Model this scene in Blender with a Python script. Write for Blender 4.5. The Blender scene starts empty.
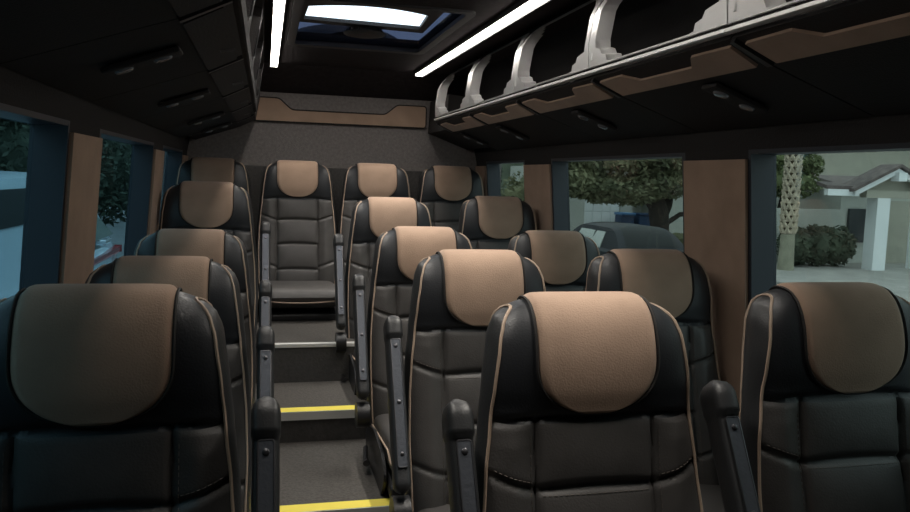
import bpy, bmesh, math, random
from mathutils import Vector, Matrix, noise
random.seed(7)
C = bpy.context.scene.collection
LED0 = .85; LEDW = 9.6
H = 1.17                      # eye height above the lowest floor; coordinates below are relative to the eye
pi = math.pi

# ------------------------------------------------------------------ materials
def mat(name, col, rough=.6, metal=0, spec=.5, bump=0, bscale=60, var=0, vscale=8, coat=0, sheen=0, var2=None, detail=4):
    m = bpy.data.materials.new(name); m.use_nodes = True
    nt = m.node_tree; N = nt.nodes; L = nt.links
    b = N['Principled BSDF']
    b.inputs['Base Color'].default_value = (*col, 1)
    b.inputs['Roughness'].default_value = rough; b.inputs['Metallic'].default_value = metal
    b.inputs['Specular IOR Level'].default_value = spec
    if coat: b.inputs['Coat Weight'].default_value = coat
    if sheen: b.inputs['Sheen Weight'].default_value = sheen
    tc = N.new('ShaderNodeTexCoord')
    if var:
        n = N.new('ShaderNodeTexNoise'); n.inputs['Scale'].default_value = vscale; n.inputs['Detail'].default_value = detail
        L.new(tc.outputs['Object'], n.inputs['Vector'])
        r = N.new('ShaderNodeValToRGB'); r.color_ramp.elements[0].position = .3; r.color_ramp.elements[1].position = .7
        c2 = var2 or tuple(min(1, c * (1 + var)) for c in col)
        r.color_ramp.elements[0].color = (*[c * (1 - var) for c in col], 1); r.color_ramp.elements[1].color = (*c2, 1)
        L.new(n.outputs['Fac'], r.inputs['Fac']); L.new(r.outputs['Color'], b.inputs['Base Color'])
    if bump:
        n = N.new('ShaderNodeTexNoise'); n.inputs['Scale'].default_value = bscale; n.inputs['Detail'].default_value = 3
        L.new(tc.outputs['Object'], n.inputs['Vector'])
        u = N.new('ShaderNodeBump'); u.inputs['Strength'].default_value = bump; u.inputs['Distance'].default_value = .01
        L.new(n.outputs['Fac'], u.inputs['Height']); L.new(u.outputs['Normal'], b.inputs['Normal'])
    return m
def emit(name, col, s):
    m = bpy.data.materials.new(name); m.use_nodes = True; nt = m.node_tree; nt.nodes.clear()
    e = nt.nodes.new('ShaderNodeEmission'); o = nt.nodes.new('ShaderNodeOutputMaterial')
    e.inputs[0].default_value = (*col, 1); e.inputs[1].default_value = s; nt.links.new(e.outputs[0], o.inputs[0]); return m
def glass(name, tint, gloss=.05):
    m = bpy.data.materials.new(name); m.use_nodes = True; nt = m.node_tree; nt.nodes.clear(); N = nt.nodes
    t = N.new('ShaderNodeBsdfTransparent'); t.inputs[0].default_value = (*tint, 1)
    g = N.new('ShaderNodeBsdfGlossy'); g.inputs['Roughness'].default_value = .03; g.inputs[0].default_value = (.8, .85, .9, 1)
    x = N.new('ShaderNodeMixShader'); x.inputs[0].default_value = gloss; o = N.new('ShaderNodeOutputMaterial')
    nt.links.new(t.outputs[0], x.inputs[1]); nt.links.new(g.outputs[0], x.inputs[2]); nt.links.new(x.outputs[0], o.inputs[0]); return m

M = dict(
    leather=mat('charcoal_leather', (.066, .062, .060), .46, bump=.10, bscale=260, var=.12, vscale=20),
    yoke=mat('black_leather', (.022, .024, .028), .42, bump=.09, bscale=260),
    shell=mat('shell_leather', (.028, .029, .031), .40, bump=.09, bscale=260),
    suede=mat('tan_suede', (.42, .295, .22), .95, spec=.1, bump=.14, bscale=300, var=.10, vscale=9, sheen=.15),
    pipe=mat('tan_piping', (.44, .33, .25), .6),
    stitch=mat('stitch_thread', (.10, .085, .075), .7),
    seam=mat('dark_seam', (.02, .018, .017), .7),
    hatchp=mat('hatch_plastic', (.012, .012, .014), .55),
    plastic=mat('black_plastic', (.018, .018, .02), .38, bump=.1, bscale=300),
    gunmetal=mat('gunmetal_plate', (.10, .11, .13), .40, metal=.6, bump=.1, bscale=120),
    bolt=mat('bolt_steel', (.12, .12, .13), .35, metal=.9),
    chrome=mat('chrome', (.8, .8, .82), .12, metal=1),
    silver=mat('satin_silver', (.56, .56, .56), .33, metal=.5, bump=.05, bscale=90),
    rail=mat('bright_aluminium', (.90, .90, .89), .34, metal=.3),
    black=mat('black_suede', (.022, .019, .021), .95, spec=.1, bump=.3, bscale=150, var=.2, vscale=30),
    ceilm=mat('ceiling_suede', (.035, .030, .031), .95, spec=.1, bump=.3, bscale=150, var=.2, vscale=30),
    bin=mat('bin_black', (.019, .0165, .017), .85, bump=.2, bscale=200),
    wallc=mat('grey_carpet', (.24, .22, .215), .95, spec=.1, bump=.4, bscale=200, var=.15, vscale=60),
    lower=mat('dark_carpet', (.04, .038, .038), .95, spec=.1, bump=.3, bscale=200),
    floor=mat('floor_vinyl', (.075, .069, .063), .55, bump=.2, bscale=120, var=.35, vscale=120, detail=6),
    riser=mat('riser_vinyl', (.06, .057, .055), .7, bump=.2, bscale=120, var=.2, vscale=60),
    yellow=mat('yellow_edge', (.95, .80, .12), .55),
    alu=mat('aluminium_edge', (.75, .75, .74), .4, metal=.3),
    frame=mat('window_frame_black', (.025, .032, .045), .45),
    led=emit('led_white', (1, .94, .86), 19),
    lamp=mat('lamp_lens', (.22, .23, .25), .15, metal=.3),
    gl_r=glass('tinted_glass_right', (.66, .72, .70), .04),
    gl_l=glass('tinted_glass_left', (.44, .60, .66), .04),
    gl_sky=glass('clear_roof_glass', (.95, .97, 1.0), .03),
    gl_dark=glass('blue_tinted_roof_glass', (.19, .22, .29), .04),
    # outside
    asphalt=mat('asphalt', (.16, .16, .16), .9, bump=.3, bscale=40, var=.25, vscale=3),
    concrete=mat('concrete', (.34, .33, .31), .9, bump=.2, bscale=20, var=.15, vscale=2),
    dirt=mat('gravel_yard', (.24, .21, .17), .95, bump=.4, bscale=30, var=.2, vscale=4),
    stucco=mat('pale_stucco', (.52, .54, .50), .9, bump=.3, bscale=30, var=.05, vscale=3),
    stucco2=mat('beige_stucco', (.40, .39, .33), .9, bump=.3, bscale=30, var=.08, vscale=2),
    white=mat('white_paint', (.84, .88, .90), .6),
    tile=mat('roof_tile', (.13, .105, .10), .85, bump=.5, bscale=12, var=.35, vscale=6),
    glassd=mat('dark_window_glass', (.03, .035, .04), .12, spec=.8),
    leaf=mat('tree_leaves', (.13, .155, .08), .75, var=.5, vscale=1.3, var2=(.25, .25, .14)),
    leafd=mat('dark_leaves', (.055, .070, .045), .8, var=.5, vscale=1.5),
    leafl=mat('palo_verde_leaves', (.16, .19, .085), .8, var=.4, vscale=1.5),
    bark=mat('bark', (.045, .036, .030), .95, bump=.7, bscale=12, var=.3, vscale=5),
    palmb=mat('palm_boots', (.50, .43, .33), .9, bump=.5, bscale=20, var=.3, vscale=6),
    palms=mat('palm_trunk_smooth', (.30, .29, .22), .9, bump=.4, bscale=15, var=.2, vscale=4),
    palmd=mat('palm_trunk_core', (.10, .075, .05), .95, bump=.5, bscale=15),
    carw=mat('white_car_paint', (.62, .74, .82), .3, coat=.6),
    card=mat('dark_car_paint', (.03, .032, .037), .6, spec=.15),
    cglass=mat('car_glass', (.018, .02, .02), .5, spec=.12),
    cglass_refl=mat('car_glass_reflection', (.30, .33, .30), .12, spec=.9),  # pale sky reflection is put into the glass colour
    red=mat('tail_lamp_red', (.28, .02, .025), .25),
    tlw=mat('tail_lamp_clear', (.75, .62, .62), .25),
    tyre=mat('tyre', (.02, .02, .02), .8),
    binblue=mat('blue_plastic', (.05, .17, .36), .5),
    bindark=mat('dark_blue_plastic', (.02, .05, .12), .5),
    hill=mat('hillside_scrub', (.165, .19, .145), .95, bump=.6, bscale=2, var=.35, vscale=.5),
    hilld=mat('dark_hillside_scrub', (.07, .085, .06), .95, bump=.6, bscale=2, var=.45, vscale=.6),
)

# ------------------------------------------------------------------ mesh collector
class MB:
    def __init__(s): s.v = []; s.f = []; s.m = []; s.mats = []
    def mi(s, mt):
        if mt is None: return 0
        if mt not in s.mats: s.mats.append(mt)
        return s.mats.index(mt)
    def add(s, v, f, mt=None):
        o = len(s.v); s.v += [tuple(p) for p in v]; k = s.mi(mt)
        for q in f: s.f.append(tuple(i + o for i in q)); s.m.append(k)
    def box(s, a, b, mt=None, bev=0, mx=None):
        bm = bmesh.new(); bmesh.ops.create_cube(bm, size=1)
        for v in bm.verts:
            v.co = Vector([a[i] + (b[i] - a[i]) * (v.co[i] + .5) for i in range(3)])
        if bev: bmesh.ops.bevel(bm, geom=bm.edges[:], offset=bev, segments=3, affect='EDGES', profile=.6)
        s.addbm(bm, mt, mx)
    def addbm(s, bm, mt=None, mx=None):
        if mx: bm.transform(mx)
        bm.verts.index_update(); s.add([v.co[:] for v in bm.verts], [[v.index for v in f.verts] for f in bm.faces], mt); bm.free()
    def prism(s, poly, off, mt=None):       # poly: list of 3d points, extruded by vector off
        n = len(poly); o = Vector(off); P = [Vector(p) for p in poly]
        v = P + [p + o for p in P]
        f = [list(range(n))[::-1], list(range(n, 2 * n))] + [[i, (i + 1) % n, n + (i + 1) % n, n + i] for i in range(n)]
        s.add(v, f, mt)
    def ring(s, outer, inner, off, mt=None):  # plate with a hole, same number of points in each loop
        n = len(outer); o = Vector(off); A = [Vector(p) for p in outer]; B = [Vector(p) for p in inner]
        v = A + B + [p + o for p in A] + [p + o for p in B]; f = []
        for i in range(n):
            j = (i + 1) % n
            f += [[i, j, n + j, n + i], [2 * n + i, 3 * n + i, 3 * n + j, 2 * n + j], [i, 2 * n + i, 2 * n + j, j], [n + i, n + j, 3 * n + j, 3 * n + i]]
        s.add(v, f, mt)
    def tube(s, pts, r, mt=None, n=8, cap=True):
        P = [Vector(p) for p in pts]; rr = r if isinstance(r, (list, tuple)) else [r] * len(P)
        v = []; f = []; prev = None
        for i, p in enumerate(P):
            t = (P[min(i + 1, len(P) - 1)] - P[max(i - 1, 0)]).normalized()
            if prev is None:
                a = t.cross(Vector((0, 0, 1)));  a = a if a.length > .1 else t.cross(Vector((1, 0, 0)))
            else: a = prev - t * prev.dot(t)
            a.normalize(); prev = a; b = t.cross(a)
            for k in range(n):
                c = 2 * pi * k / n; v.append(p + (a * math.cos(c) + b * math.sin(c)) * rr[i])
        for i in range(len(P) - 1):
            for k in range(n):
                f.append([i * n + k, i * n + (k + 1) % n, (i + 1) * n + (k + 1) % n, (i + 1) * n + k])
        if cap: f += [list(range(n))[::-1], [(len(P) - 1) * n + k for k in range(n)]]
        s.add(v, f, mt)
    def grid(s, fn, nu, nv, mt=None, close=False):
        v = [fn(i / nu, j / nv) for j in range(nv + 1) for i in range(nu + 1)]
        f = [[j * (nu + 1) + i, j * (nu + 1) + i + 1, (j + 1) * (nu + 1) + i + 1, (j + 1) * (nu + 1) + i] for j in range(nv) for i in range(nu)]
        s.add(v, f, mt)
    def ball(s, c, r, mt=None, sub=2, jit=0):
        bm = bmesh.new(); bmesh.ops.create_icosphere(bm, subdivisions=sub, radius=1)
        r = r if isinstance(r, (tuple, list)) else (r,) * 3
        for v in bm.verts:
            k = 1 + jit * noise.noise(v.co * 2.3 + Vector(c)); v.co = Vector((c[0] + v.co.x * r[0] * k, c[1] + v.co.y * r[1] * k, c[2] + v.co.z * r[2] * k))
        s.addbm(bm, mt)
    def build(s, name, mt=None, parent=None, smooth=True, lift=None, origin=None, angle=40):
        me = bpy.data.meshes.new(name)
        lift = (parent is None) if lift is None else lift
        o3 = Vector(origin) if origin else Vector((0, 0, 0))
        me.from_pydata([tuple(Vector(p) - o3) for p in s.v], [], s.f); me.update()
        ob = bpy.data.objects.new(name, me); C.objects.link(ob)
        ms = [mt] if mt else s.mats
        for q in ms: me.materials.append(q)
        if not mt:
            for p, k in zip(me.polygons, s.m): p.material_index = k
        bm = bmesh.new(); bm.from_mesh(me); bmesh.ops.recalc_face_normals(bm, faces=bm.faces)
        if smooth:
            for f in bm.faces: f.smooth = True
            for e in bm.edges:
                if len(e.link_faces) == 2 and e.calc_face_angle(0) > math.radians(angle): e.smooth = False
        bm.to_mesh(me); bm.free()
        if parent: ob.parent = parent
        ob.location = (o3.x, o3.y, o3.z + (H if lift else 0))
        return ob

def tag(o, label=None, cat=None, group=None, kind=None):
    if label: o['label'] = label
    if cat: o['category'] = cat
    if group: o['group'] = group
    if kind: o['kind'] = kind
    return o
def struct(mb, name, mt=None, smooth=True, label=None):
    o = mb.build(name, mt, smooth=smooth); o['kind'] = 'structure'
    if label: o['label'] = label
    return o
def empty(name, loc, label, cat, group=None, rz=0):
    o = bpy.data.objects.new(name, None); C.objects.link(o); o.location = (loc[0], loc[1], loc[2] + H); o.rotation_euler.z = rz
    o.empty_display_size = .1
    return tag(o, label, cat, group)
def copy_tree(o, parent=None):
    c = o.copy(); C.objects.link(c)
    if parent: c.parent = parent
    for ch in list(o.children): copy_tree(ch, c)
    return c
def lerp(a, b, t): return a + (b - a) * t
def itp(tab, x):
    if x <= tab[0][0]: return tab[0][1]
    for (a, b), (c, d) in zip(tab, tab[1:]):
        if x <= c:
            t = (x - a) / (c - a); t = t * t * (3 - 2 * t) * .5 + t * .5
            return b + (d - b) * t
    return tab[-1][1]

# ------------------------------------------------------------------ van shell
RW = [(-1.3, 1.39), (-.45, 1.375), (.1, 1.33), (.3, 1.285), (.62, 1.16)]
LW = [(-1.3, -.50), (-.45, -.495), (.1, -.45), (.3, -.41), (.62, -.30)]
def xw(side, z):
    tab = RW if side > 0 else LW
    for (a, b), (c, d) in zip(tab, tab[1:]):
        if z <= c: return b + (d - b) * (z - a) / (c - a)
    return tab[-1][1]
def slab(mb, side, y0, y1, z0, z1, t0=0, t1=.085, mt=None):
    n = max(1, int((z1 - z0) / .12)); pr = []
    zs = [z0 + (z1 - z0) * i / n for i in range(n + 1)]
    inn = [(xw(side, z) + side * t0, y0, z) for z in zs]; out = [(xw(side, z) + side * t1, y0, z) for z in zs]
    mb.prism(inn + out[::-1], (0, y1 - y0, 0), mt)
YB = 4.85; YF = -1.6; WB = -.50; WT = .105
wins = {1: [(.80, 1.94), (2.28, 3.50), (3.89, 4.62)], -1: [(.85, 2.012), (2.357, 3.444), (3.737, 4.60)]}  # unseen front stretch left solid to limit daylight on the front row
nwin = 0; ntrim = 0
for side, nm in ((1, 'right'), (-1, 'left')):
    mb = MB(); slab(mb, side, YF, YB, -1.25, WB); slab(mb, side, YF, YB, WT, .62)
    ys = [YF] + [y for w in wins[side] for y in w] + [YB]
    for i in range(0, len(ys), 2): slab(mb, side, ys[i], ys[i + 1], WB, WT)
    struct(mb, 'wall_' + nm, M['lower'], smooth=False)
    for i in range(0, len(ys), 2):          # tan pillar covers
        if i == 0: continue
        ntrim += 1; mb = MB(); slab(mb, side, ys[i] + .004, ys[i + 1] - .004, -.66 if side > 0 else -.62, .078, -.010, 0)
        o = struct(mb, 'trim_%d' % ntrim, M['suede'], smooth=False, label='tan suede pillar cover on the %s wall' % nm)
    for (a, b) in wins[side]:
        nwin += 1
        fr = MB()
        for (p, q, r, s_) in ((a, b, WB, WB + .03), (a, b, WT - .012, WT), (a, a + .02, WB, WT), (b - .012, b, WB, WT)):
            slab(fr, side, p, q, r, s_, .0, .082)
        o = fr.build('window_%d' % nwin, M['frame'], smooth=False); o['kind'] = 'structure'; o['label'] = 'black framed tinted window in the %s wall' % nm
        g = MB(); slab(g, side, a + .001, b - .001, WB + .001, WT - .001, .072, .076)
        g.build('glass_pane', M['gl_r' if side > 0 else 'gl_l'], parent=o, smooth=False)
# rear wall; unseen solid front wall put in to keep windscreen daylight out
mb = MB(); mb.box((-.62, YB, -1.25), (1.5, YB + .06, .66)); struct(mb, 'wall_rear', M['wallc'])
mb = MB()
mb.box((-.62, YF - .06, -1.25), (1.5, YF, .66)); struct(mb, 'wall_front_block', M['lower'])
# low shelf ledge behind the back row, lower half of the rear wall black
mb = MB(); mb.box((-.495, YB - .05, -.756), (1.375, YB - .001, .035), bev=.008); ntrim += 1
struct(mb, 'trim_%d' % ntrim, M['riser'], label='dark quilted lower rear wall panel')
# ceiling with roof hatch opening
SX0, SX1, SY0, SY1 = .125, .718, 2.80, 3.75; ZC = .605
mb = MB()
for (x0, x1, y0, y1) in ((-.62, SX0, YF, YB), (SX1, 1.5, YF, YB), (SX0, SX1, YF, SY0), (SX0, SX1, SY1, YB)):
    mb.box((x0, y0, ZC), (x1, y1, ZC + .05))
mb.prism([(-.3, 4.52, ZC), (-.3, YB, ZC), (-.3, YB, .478)], (1.5, 0, 0))
struct(mb, 'ceiling', M['ceilm'], smooth=False)
# stepped floor
S1, S2, S3 = 2.34, 2.98, 3.42; Z0, Z1, Z2, Z3 = -1.17, -1.047, -.927, -.756
mb = MB()
mb.box((-.5, YF, Z0 - .06), (1.39, S1, Z0)); mb.box((-.5, S1, Z0 - .06), (1.39, S2, Z1)); mb.box((-.5, S2, Z0 - .06), (1.39, S3, Z2)); mb.box((-.5, S3, Z0 - .06), (1.39, YB, Z3))
struct(mb, 'floor', M['floor'], smooth=False)
mb = MB()
for y, a, b in ((S1, Z0, Z1), (S2, Z1, Z2), (S3, Z2, Z3)): mb.box((-.49, y - .004, a), (1.37, y, b - .002))
ntrim += 1; struct(mb, 'trim_%d' % ntrim, M['riser'], label='dark step risers')
for y, z, yel, txt in ((S1, Z1, 1, 'yellow nosing strip on the lowest aisle step'), (S2, Z2, 1, 'yellow nosing strip on the middle aisle step'), (S3, Z3, 0, 'pale metal nosing strip on the top aisle step')):
    mb = MB()
    if yel:
        mb.box((-.02, y - .008, z), (.40, y + .046, z + .004), M['yellow']); mb.box((-.02, y - .012, z - .030), (.40, y - .004, z + .003), M['alu'])
    else: mb.box((-.02, y - .008, z - .014), (.40, y + .020, z + .004), M['alu'], bev=.002)
    ntrim += 1; struct(mb, 'trim_%d' % ntrim, label=txt)

# tan accent panel across the rear wall above the seats
def inset_round(poly, r, seg=5):
    out = []; n = len(poly)
    for i in range(n):
        p = Vector(poly[i]); a = Vector(poly[i - 1]); b = Vector(poly[(i + 1) % n]); rr = min(r, (a - p).length * .45, (b - p).length * .45)
        p0 = p + (a - p).normalized() * rr; p1 = p + (b - p).normalized() * rr
        for k in range(seg + 1):
            t = k / seg; out.append(p0.lerp(p, t).lerp(p.lerp(p1, t), t))
    return out
zt, zb = .440, .305
pan = [(-.16, zb), (.985, zb), (.985, zt), (.80, zt), (.725, zt - .062), (.155, zt - .062), (.08, zt + .005), (-.16, zt + .005)]
P3 = [(x, YB - .018, z) for x, z in [tuple(p) for p in inset_round([(x, z) for x, z in pan], .02)]]
root = empty('rear_accent_panel', (0, YB, 0), 'long tan suede panel with a notched top edge on the rear wall', 'wall panel')
mb = MB(); mb.prism(P3, (0, .018, 0)); mb.build('tan_panel', M['suede'], parent=root, smooth=False).location = (0, -YB, 0)
edge = MB(); edge.tube([(p[0], YB - .019, p[2]) for p in P3 + P3[:1]], .004, n=6); edge.build('dark_edging', M['seam'], parent=root).location = (0, -YB, 0)

# roof hatch
root = empty('roof_hatch', (0, 0, 0), 'roof hatch with a bright clear pane and blue tinted glass around it', 'roof hatch')
def rect(x0, x1, y0, y1, z): return [(x0, y0, z), (x1, y0, z), (x1, y1, z), (x0, y1, z)]
def rr(x0, x1, y0, y1, z, r): return [(p.x, p.y, z) for p in inset_round(rect(x0, x1, y0, y1, z), r)]
mb = MB(); mb.ring(rr(SX0 - .03, SX1 + .03, SY0 - .03, SY1 + .05, ZC - .010, .05), rr(SX0 + .004, SX1 - .004, SY0 + .004, SY1 - .004, ZC - .010, .03), (0, 0, .016)); mb.build('trim_frame', M['hatchp'], parent=root, lift=False)
ZG = ZC + .012
ix0, ix1, iy0, iy1 = .152, .622, 2.885, 3.245
def topc(u): return iy0 + .075 * (2 * u - 1) ** 2
n_ = 16
cl = [(lerp(ix0, ix1 - .02, i / n_), topc(i / n_), ZG) for i in range(n_ + 1)] + [(ix1, iy1, ZG), (ix0 - .006, iy1 - .035, ZG)]
mb = MB(); mb.prism(cl, (0, 0, .004)); mb.build('clear_pane', M['gl_sky'], parent=root, smooth=False, lift=False)
mb = MB()      # dark surround of the clear pane
fr1 = [(lerp(ix0, ix1 - .02, i / n_), topc(i / n_), ZG - .006) for i in range(n_ + 1)]
mb.prism(fr1 + [(ix1 + .02, SY0, ZG - .006), (SX0, SY0, ZG - .006)], (0, 0, .014))
mb.prism([(ix0, topc(0), ZG - .006), (SX0, SY0, ZG - .006), (SX0, iy1 + .05, ZG - .006), (ix0 - .006, iy1 - .035, ZG - .006)], (0, 0, .014))
mb.prism([(ix0 - .006, iy1 - .035, ZG - .006), (SX0, iy1 + .03, ZG - .006), (ix1 + .03, iy1 + .075, ZG - .006), (ix1, iy1, ZG - .006)], (0, 0, .014))
mb.prism([(ix1 - .02, topc(1), ZG - .006), (ix1, iy1, ZG - .006), (ix1 + .03, iy1 + .075, ZG - .006), (ix1 + .02, SY0, ZG - .006)], (0, 0, .014))
mb.build('pane_bar', M['hatchp'], parent=root, smooth=False, lift=False)
mb = MB(); mb.prism([(ix1 + .02, SY0, ZG), (SX1, SY0, ZG), (SX1, SY1, ZG), (SX0, SY1, ZG), (SX0, iy1 + .03, ZG), (ix1 + .03, iy1 + .075, ZG)], (0, 0, .004)); mb.build('tinted_pane', M['gl_dark'], parent=root, smooth=False, lift=False)
mb = MB(); KX, KY, KR = .405, 3.34, .085
for k in range(16):
    a = 2 * pi * k / 16; mb.tube([(KX + KR * .8 * math.cos(a), KY + KR * .8 * math.sin(a), ZG - .002), (KX + KR * .95 * math.cos(a), KY + KR * .95 * math.sin(a), ZG - .026)], .006, n=5)
prof = [(0, -.034), (.06, -.033), (.085, -.028), (.09, -.022), (.07, -.016), (.068, -.002), (.0, -.002)]
mb.grid(lambda u, v: (lambda q: (KX + q[0] * math.cos(2 * pi * u), KY + q[0] * math.sin(2 * pi * u), ZG + q[1]))(prof[min(int(round(v * 6)), 6)]), 24, 6)
mb.build('latch_knob', M['hatchp'], parent=root, lift=False)
# roof pod seen behind the hatch glass
mb = MB()
def pod(u, v):
    a = pi * u; r = math.sin(pi * max(.02, min(.98, v))) ** .35
    return (.42 + .36 * math.cos(a) * r, 4.45 + .9 * (v - .5) , ZC + .052 + .155 * math.sin(a) ** .8 * r)
mb.grid(pod, 24, 16)
tag(mb.build('roof_air_unit', M['hatchp']), 'dark domed air conditioning pod on the roof behind the hatch glass', 'air conditioner')

# LED strips
for x, sd_, lab in ((.044, -1, 'left bright white LED light strip along the ceiling'), (.858, 1, 'right bright white LED light strip along the ceiling beside the silver racks')):
    root = empty('led_strip', (x, 2.4, ZC), lab, 'light strip', 'LED strips along the ceiling')
    a, b = LED0 - 2.4, 4.46 - 2.4
    mb = MB(); mb.box((-.018, a, -.026), (.018, b, -.020)); mb.build('diffuser', M['led'], parent=root, smooth=False)
    ld = bpy.data.lights.new('lamp', 'AREA'); ld.shape = 'RECTANGLE'; ld.size = .034; ld.size_y = b - a; ld.energy = LEDW if sd_ > 0 else 5.8; ld.color = (1, .94, .85); ld.spread = math.radians(66)
    lo = bpy.data.objects.new('lamp', ld); C.objects.link(lo); lo.parent = root; lo.location = (0, (a + b) / 2, -.028); lo.rotation_euler = (0, sd_ * math.radians(20), 0)
    mb = MB(); mb.box((-.022, a - .01, -.020), (.022, b + .01, -.0005)); mb.build('housing', M['hatchp'], parent=root, smooth=False)
    mb = MB(); mb.box((sd_ * .019, a - .01, -.034), (sd_ * .023, b + .01, -.018)); mb.build('light_cut_lip', M['hatchp'], parent=root, smooth=False)  # added lip that cuts the strip's light toward the window seats

# ------------------------------------------------------------------ luggage bins
PITCH = .712; YS = 4.31
def make_bin(side):
    # local y: 0 (far seam) .. -PITCH (near seam);  (X,z) absolute
    if side > 0:
        A = (.932, .328); Bt = (.900, .600); V0 = (.940, .306); V1 = (1.035, .262); U = (1.31, .165); W = (1.315, .17); T = (1.18, .38)
    else:
        A = (-.054, .328); Bt = (-.004, .600); V0 = (-.060, .306); V1 = (-.150, .262); U = (-.435, .165); W = (-.435, .17); T = (-.33, .38)
    lab = 'x'
    root = empty('luggage_bin', (0, 0, 0), lab, 'overhead bin', 'overhead luggage bins on the %s side' % ('right' if side > 0 else 'left'))
    L = PITCH; g = .003
    mb = MB()
    poly = [V0, V1, U, W, (W[0], .30), (A[0] + side * .02, .318)]
    mb.prism([(x, -g, z) for x, z in poly], (0, -L + 2 * g, 0)); mb.build('bin_floor', M['bin'], parent=root, smooth=False)
    # thin back lining
    mb = MB(); mb.prism([(W[0] - side * .01, -g, .30), (W[0], -g, .30), (T[0] + side * .01, -g, .595), (T[0], -g, .595)], (0, -L + 2 * g, 0)); mb.build('bin_lining', M['black'], parent=root, smooth=False)
    # rail
    mb = MB(); mb.prism([(A[0] - side * .002, -g / 2, .3165), (A[0] - side * .008, -g / 2, .3185), (A[0] - side * .008, -g / 2, .3255), (A[0] + side * .004, -g / 2, .328), (A[0] + side * .012, -g / 2, .322), (A[0] + side * .010, -g / 2, .316)], (0, -L + g, 0)); mb.build('rail', M['rail' if side > 0 else 'bin'], parent=root, smooth=False)
    # plane mapping: (y, t) with t 0 at A, 1 at Bt
    def pl(y, t, d=0):
        x = lerp(A[0], Bt[0], t); z = lerp(A[1], Bt[1], t)
        if side > 0: x = A[0] - .004 * math.sin(pi * min(1, t / .5)) + .095 * max(0, (t - .42) / .58) ** 2
        nx, nz = (Bt[1] - A[1]), -(Bt[0] - A[0]); ln = math.hypot(nx, nz)
        nx, nz = nx / ln * side, nz / ln * side
        return (x + nx * d, y, z + nz * d)
    if side > 0:
        # inner opening edge, from the far foot over the arch to the near foot (y, t)
        zt = .865
        opn = [(-.150, .045), (-.128, .055), (-.120, .115), (-.092, .135), (-.080, .19), (-.050, .22), (-.046, .30), (-.046, .60)]
        for k in range(1, 7): a_ = pi / 2 * k / 6; opn.append((-.046 - .075 * (1 - math.cos(a_)), .60 + (zt - .60) * math.sin(a_)))
        m_ = [(-L - y - .018 if .18 < t and y > -.06 else (-L - y + .004 if y < -.06 and t < .2 else -L + .030 + (.10 * (1 - math.cos(math.asin(min(1, (t - .60) / (zt - .60)))))) if t > .6 else -L - y - .018), t) for y, t in opn[::-1]]
        op = opn + m_
        def outp(y, t, far):
            e = -g if far else -L + g
            if t < .06: return (y, .02)
            if t < .60: return (e, t)
            return None
        out = []
        for i, (y, t) in enumerate(op):
            far = i < len(opn); e = -g if far else -L + g
            if i == 0 or i == len(op) - 1: out.append((y, .030))
            elif t < .60: out.append((e, .03 if t < .06 else t))
            else:
                k = (t - .60) / (zt - .60); a_ = math.asin(min(1, k)); rr_ = .10 if far else .045
                out.append((e - (1 if far else -1) * rr_ * (1 - math.cos(a_)), .60 + (zt + .035 - .60) * math.sin(a_)))
        fl = MB(); n = len(op)
        dvec = lambda d: Vector(pl(0, 0, d)) - Vector(pl(0, 0, 0))
        fl.ring([pl(*p) for p in out], [pl(*p) for p in op], dvec(.012), M['silver'])
        # jamb lining on the far side, thin elsewhere
        dep = .048
        for i in range(n - 1):
            far = i < len(opn) - 1
            if not far and i > len(opn): continue
            p, q = op[i], op[i + 1]; d_ = dep if i < 10 else max(.012, dep * (1 - (i - 9) / 5))
            fl.add([pl(*p), pl(*q), pl(q[0], q[1], d_), pl(p[0], p[1], d_), pl(p[0], p[1] + .0, .0)][:4], [[0, 1, 2, 3]], M['silver'])
            fl.add([pl(p[0] + .004, p[1], 0), pl(q[0] + .004, q[1], 0), pl(q[0] + .004, q[1], d_), pl(p[0] + .004, p[1], d_)], [[0, 1, 2, 3]], M['silver'])
            fl.add([pl(p[0], p[1], d_), pl(q[0], q[1], d_), pl(q[0] + .004, q[1], d_), pl(p[0] + .004, p[1], d_)], [[0, 1, 2, 3]], M['silver'])
        # raised rib on the post face
        fl.prism([pl(-.022, .10, -.004), pl(-.030, .10, -.004), pl(-.030, .66, -.004), pl(-.022, .66, -.004)], dvec(.006), M['silver'])
        fl.build('silver_frame', None, parent=root, smooth=True, angle=30)
        mb = MB()      # black beam above the arch, its lower edge following the arch
        bl = [(-g, .999), (-g, .60)] + [p for p in out[8:14]] + [p for p in out[14:20]] + [(-L + g, .60), (-L + g, .999)]
        mb.prism([pl(y, t, .004) for y, t in bl], dvec(.02)); mb.build('top_beam', M['bin'], parent=root, smooth=False)
    else:
        op = [(-.06, .25), (-.06, .75), (-.09, .85), (-L + .09, .85), (-L + .06, .75), (-L + .06, .25), (-L + .09, .18), (-.09, .18)]
        out = [(-g, .2), (-g, .8), (-g, .99), (-L + g, .99), (-L + g, .8), (-L + g, .2), (-L + g, .0), (-g, .0)]
        mb = MB(); mb.ring([pl(*p) for p in out], [pl(*p) for p in op], Vector(pl(0, 0, .03)) - Vector(pl(0, 0, 0))); mb.build('bin_face', M['bin'], parent=root, smooth=False)
        mb = MB(); mb.tube([pl(-.06, .26, -.002), pl(-.06, .60, -.002)], .003, n=5); mb.build('handle_edge', M['plastic'], parent=root)
    # tan raised valance plate
    def vp(y, s, d):
        x = lerp(V0[0], V1[0], s); z = lerp(V0[1], V1[1], s); nx, nz = (V1[1] - V0[1]) * side, -(V1[0] - V0[0]) * side
        ln = math.hypot(nx, nz); nx, nz = nx / ln, nz / ln
        if nz > 0: nx, nz = -nx, -nz
        return (x + nx * d, y, z + nz * d)
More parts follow.
